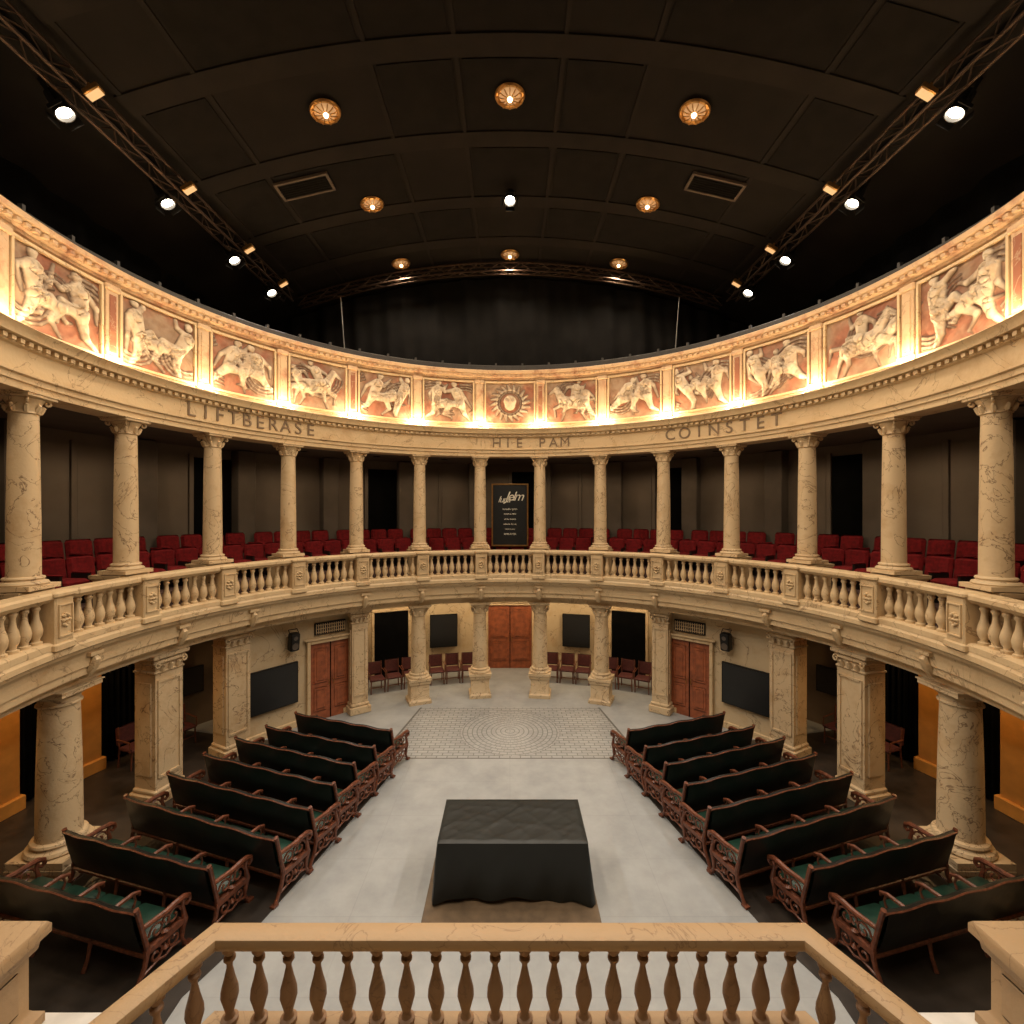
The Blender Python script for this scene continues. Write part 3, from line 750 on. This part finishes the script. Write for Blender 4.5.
# ------------------------------------------------------------------ sign
M=Q(8.0,0,z(.0))
sg=empty('poster_board',M)
b=MB(); b.bbox((0,0,-.10),(1.16,.05,2.05),0,None,.01)
for s in (-1,1): b.bbox((s*.60,-.01,-.10),(.05,.08,2.12),1,None,.012)
for zz in (-1.14,.94): b.bbox((0,-.01,zz),(1.25,.08,.05),1,None,.012)
for s in (-1,1): b.tube([(s*.5,.02,-.9),(s*.5,.06,-2.07)],.02,6,2)
o=b.obj('board',[SCREEN,BRASS,METAL]); o.parent=sg
def text(s,size,loc,mat,parent,ext=.004,M=None,space=1.0,align='CENTER',shear=0):
    cu=bpy.data.curves.new('text_'+s[:6].strip().lower(),'FONT'); cu.body=s; cu.size=size; cu.align_x=align; cu.align_y='CENTER'; cu.extrude=ext; cu.space_character=space; cu.shear=shear
    cu.materials.append(mat); o=bpy.data.objects.new(cu.name,cu); bpy.context.collection.objects.link(o)
    if M is None: M=Matrix.Translation(loc)@Matrix.Rotation(rad(90),4,'X')
    o.parent=parent; o.matrix_local=M
    return o
text('luna',.30,(-.2,-.035,.42),CHALK,sg,shear=.4,space=.85); text('Jelm',.44,(.14,-.035,.52),CHALK,sg,shear=.4,space=.8)
for i,(s,q) in enumerate((('lunadiv lymn',.10),('FORM & MEN',.07),('of the theatre',.07),('nalberte du voy',.07),('reloft dominic',.06),('AMBUSTOR',.08))):
    text(s,q,(0,-.035,.10-i*.17),CHALK,sg)
# inscriptions
ins=empty('entablature_inscription')
def arc_text(s,tc,pitch,size):
    n=len(s)
    for i,ch in enumerate(s):
        if ch==' ': continue
        t=tc+(i-(n-1)/2)*pitch
        o=text(ch,size,None,INK,ins,.012,Q(7.258,t,z(2.225))@Matrix.Rotation(rad(90),4,'X'))
arc_text('LIFTBERASE',-60.8,2.7,.45); arc_text('HIE PAM',5.3,2.9,.43); arc_text('COINSTET',51.3,3.3,.45)
# ------------------------------------------------------------------ ceiling lamps
b=MB()
b.lathe([(.29,0),(.31,-.02),(.29,-.05),(.25,-.06),(.23,-.03),(.18,-.02)],32,0)
b.lathe([(.22,-.025),(.20,-.035),(.10,-.04),(.0,-.04)],24,1)
for q in range(12):
    a=q*math.pi/6; b.lathe([(0,-.02),(.022,0),(0,.02)],8,0,Matrix.Translation((.27*math.cos(a),.27*math.sin(a),-.06)))
    b.tube([(.08*math.cos(a),.08*math.sin(a),-.09),(.16*math.cos(a),.16*math.sin(a),-.085),(.23*math.cos(a),.23*math.sin(a),-.06)],.012,5,0)
b.lathe([(0,-.06),(.04,-.04),(.055,0),(.03,.03)],12,2,Matrix.Translation((0,0,-.09)))
lm=b.mesh('ceiling_lamp_mesh',[BRASS,WARMD,WARM])
for y,xx in ((9.74,(0,3.75,-3.75)),(12.7,(3.65,-3.65)),(15.75,(0,3.58,-3.58)),(6.0,(0,3.75,-3.75)),(3.4,(3.7,-3.7)),(.6,(0,3.7,-3.7))):  # rows nearest the camera are unseen lamps, added to light the ring frontally
    for x in xx:
        M=Matrix.Translation((x,y,vault(x)-.035))@Matrix.Rotation(math.asin(x/VR),4,'Y')
        o=place(lm,'ceiling_lamp',M)
        light('ceiling_lamp_light','SPOT',(x,y,vault(x)-.22),430 if y>3 else 230,(1,.80,.58),.12,165,.6,target=(x,y,0))
# stage fixtures
def fixture():
    b=MB()
    b.lathe([(.06,.28),(.11,.24),(.12,.05),(.14,-.10),(.15,-.16),(.135,-.16),(.12,-.10)],16,0)
    b.lathe([(.118,-.10),(.0,-.12)],16,1)
    for s in (-1,1): b.box((s*.165,0,.15),(.012,.05,.42),0)
    b.box((0,0,.36),(.34,.05,.015),0); b.tube([(0,0,.36),(0,0,.48)],.02,8,0)
    for a in range(4):
        b.box((0,.16,-.20),(.24,.01,.12),0,Matrix.Rotation(a*math.pi/2,4,'Z')@Matrix.Rotation(rad(18),4,'X'))
    return b.mesh('fixture_mesh',[METAL,COOL])
fm=fixture()
def spot(loc,target,power,cone=60,col=(1,.93,.84)):
    q=(Vector(target)-Vector(loc)).to_track_quat('-Z','Y').to_matrix().to_4x4()
    o=place(fm,'stage_spotlight',Matrix.Translation(loc)@q)
    d=(Vector(target)-Vector(loc)).normalized()
    light('stage_spot_light','SPOT',tuple(Vector(loc)+d*.26),power,col,.1,cone,.8,target=target)
spot((0,12.6,z(8.25)),(0,5,0),1150,80)
def truss(P0,P1,w=.34,n=30,arc=None):
    b=MB(); P0=Vector(P0);P1=Vector(P1)
    def pt(u):
        p=P0.lerp(P1,u)
        if arc: p.z=arc(p.x)
        return p
    d=(P1-P0).normalized(); side=d.cross(Vector((0,0,1))).normalized()*w/2; up=Vector((0,0,w/2))
    co=[side+up,-side+up,-side-up,side-up]
    for c in co: b.tube([tuple(pt(i/n)+c) for i in range(n+1)],.03,6)
    for i in range(n):
        for k in range(4):
            a,c=co[k],co[(k+1)%4]
            if i%2: a,c=c,a
            b.tube([tuple(pt(i/n)+a),tuple(pt((i+1)/n)+c)],.014,4)
    return b
TRUSSM=simple('bronze_truss',(.05,.03,.019),.45,.7,noise=.2)
for s in (-1,1):
    tr=truss((s*7.2,-1,z(7.0)),(s*7.2,15.6,z(7.0)),w=.30,n=40)
    tr.obj('lighting_truss',[TRUSSM])
    for y,xx in ((2.5,7.5),(5.4,7.5),(8.0,7.5),(10.35,7.45),(12.7,7.35),(14.6,7.3)):
        spot((s*xx,y,z(6.76)),(s*-.5,y*.45+5.2,0.2),450 if y<14 else 120,75)
        b=MB(); b.bbox((0,0,0),(.28,.16,.12),0,None,.02); b.box((0,0,-.065),(.24,.13,.01),1); b.box((0,0,.10),(.04,.04,.10),0)
        b.obj('flood_light',[BRASS,WARMF],M=Matrix.Translation((s*6.86,y-.1,z(6.92)))@Matrix.Rotation(rad(s*30),4,'Y'))
bt=truss((-7.1,16.2,0),(7.1,16.2,0),w=.26,n=40,arc=lambda x:vault(x)-.28)
bt.obj('lighting_truss',[TRUSSM])
cab=simple('steel_cable',(.25,.24,.22),.5,.6); vf=simple('vent_frame',(.085,.06,.042),.6)
for s in (-1,1):
    b=MB(); b.tube([(s*5.62,16.4,z(5.1)),(s*5.75,16.3,vault(5.8)-.44)],.018,6); b.lathe([(.05,0),(.06,.05),(.05,.14)],8,0,None,(s*5.62,16.4,z(5.0)))
    b.obj('hanging_cable',[cab])
    x=s*4.95; y=11.6; M=Matrix.Translation((x,y,vault(x)-.08))@Matrix.Rotation(math.asin(x/VR),4,'Y')
    b=MB()
    for sx in (-1,1): b.box((sx*.62,0,0),(.06,.58,.06),0)
    for sy in (-1,1): b.box((0,sy*.27,0),(1.3,.05,.06),0)
    for i in range(7): b.box((0,-.22+i*.073,.0),(1.2,.012,.05),1,None)
    b.obj('ceiling_vent',[vf,METAL],M=M)
# ------------------------------------------------------------------ foreground platform & balustrade
path=[(-3.25,2.2),(-2.44,3.97),(2.44,3.97),(3.25,2.2)]
def offs(path,d):
    out=[]
    for i,p in enumerate(path):
        p=Vector(p); 
        ns=[]
        if i>0: a=(p-Vector(path[i-1])).normalized(); ns.append(Vector((-a.y,a.x)))
        if i<len(path)-1: a=(Vector(path[i+1])-p).normalized(); ns.append(Vector((-a.y,a.x)))
        n=sum(ns,Vector((0,0))).normalized(); k=1/max(.3,n.dot(ns[0])); out.append(p+n*d*k)
    return out
def sweep(b,path,prof,mat=0):
    cols=[offs(path,d) for d,_ in prof]; v=[];f=[]; p=len(prof)
    for i in range(len(path)):
        for k,(d,zz) in enumerate(prof): v.append((cols[k][i].x,cols[k][i].y,zz))
    for i in range(len(path)-1):
        for k in range(p): k2=(k+1)%p; f.append((i*p+k,i*p+k2,(i+1)*p+k2,(i+1)*p+k))
    f.append(tuple(range(p))); f.append(tuple((len(path)-1)*p+k for k in range(p-1,-1,-1)))
    b.add(v,f,mat)
b=MB()
sweep(b,path,[(-.05,2.48),(-.08,2.51),(-.095,2.56),(-.085,2.60),(-.05,2.615),(.05,2.615),(.085,2.60),(.095,2.56),(.08,2.51),(.05,2.48)])
sweep(b,path,[(-.12,1.76),(-.12,1.82),(-.08,1.86),(.08,1.86),(.12,1.82),(.12,1.76)])
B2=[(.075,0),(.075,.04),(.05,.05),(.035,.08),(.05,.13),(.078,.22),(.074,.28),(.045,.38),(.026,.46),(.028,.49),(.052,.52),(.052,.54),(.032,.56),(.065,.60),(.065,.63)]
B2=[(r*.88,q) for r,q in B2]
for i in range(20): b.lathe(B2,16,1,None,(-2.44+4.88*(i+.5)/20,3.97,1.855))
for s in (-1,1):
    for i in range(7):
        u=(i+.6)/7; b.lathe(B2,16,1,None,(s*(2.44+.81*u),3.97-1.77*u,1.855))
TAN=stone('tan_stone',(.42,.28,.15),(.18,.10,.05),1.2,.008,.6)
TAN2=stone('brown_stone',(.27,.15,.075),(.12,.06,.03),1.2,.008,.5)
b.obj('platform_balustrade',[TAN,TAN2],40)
b=MB()
P=[(-3.45,1.0),(-3.45,2.2),(-2.56,4.12),(2.56,4.12),(3.45,2.2),(3.45,1.0)]
n=len(P); v=[(x,y,1.60) for x,y in P]+[(x,y,1.76) for x,y in P]; f=[tuple(range(n-1,-1,-1)),tuple(range(n,2*n))]+[(i,(i+1)%n,(i+1)%n+n,i+n) for i in range(n)]
b.add(v,f); v=[(x*.96,y-.08,0.0) for x,y in P]+[(x*.96,y-.08,1.6) for x,y in P]; b.add(v,f); b.obj('viewing_platform',[WALLB],30)
for s in (-1,1):
    b=MB(); b.bbox((s*4.24,2.85,.86),(1.55,2.7,1.72),0,None,.03); b.obj('side_landing',[WHITE])
    b=MB(); b.sqlathe([(.36,0),(.36,.08),(.31,.13),(.29,.16),(.29,.60),(.33,.64),(.34,.70),(.39,.74),(.39,.81),(.37,.84)],0)
    for dx,dy,sx,sy in ((0,-.295,.4,.02),(0,.295,.4,.02),(.295,0,.02,.4),(-.295,0,.02,.4)): b.bbox((dx,dy,.39),(sx,sy,.34),0)
    b.obj('newel_pedestal',[TAN],M=Matrix.Translation((s*4.34,3.75,1.72)))
# ------------------------------------------------------------------ interior lamps of galleries
b=MB(); b.lathe([(.12,0),(.13,-.02),(.10,-.03)],16,0); b.lathe([(.095,-.025),(0,-.03)],16,1); dm=b.mesh('downlight_mesh',[METAL,WARM])
def down(r,t,zz,power,col=(1,.74,.45)):
    place(dm,'recessed_downlight',Q(r,t,zz))
    p=Q(r,t,zz-.1).translation; light('downlight_lamp','SPOT',tuple(p),power,col,.08,160,.5,target=(p.x,p.y,0))
for t in (-30,-18,-6,6,18,30): down(9.2,t,z(-2.62),80)
for s in (-1,1):
    for t in (74,82,96): down(9.75,s*t,z(-2.62),60,(1,.60,.25))
for k in range(-8,9): down(8.9,k*15,z(1.85),42)
# world: faint
w=bpy.data.worlds.new('World'); bpy.context.scene.world=w; w.use_nodes=True
w.node_tree.nodes['Background'].inputs[0].default_value=(.9,.8,.7,1); w.node_tree.nodes['Background'].inputs[1].default_value=.02
# camera
cam=bpy.data.cameras.new('Camera'); co=bpy.data.objects.new('Camera',cam); bpy.context.collection.objects.link(co)
co.location=(0,0,E); co.rotation_euler=(math.radians(90),0,0); cam.sensor_width=36; cam.lens=480/1024*36; cam.shift_x=.002; cam.clip_start=.05; cam.clip_end=200
bpy.context.scene.camera=co
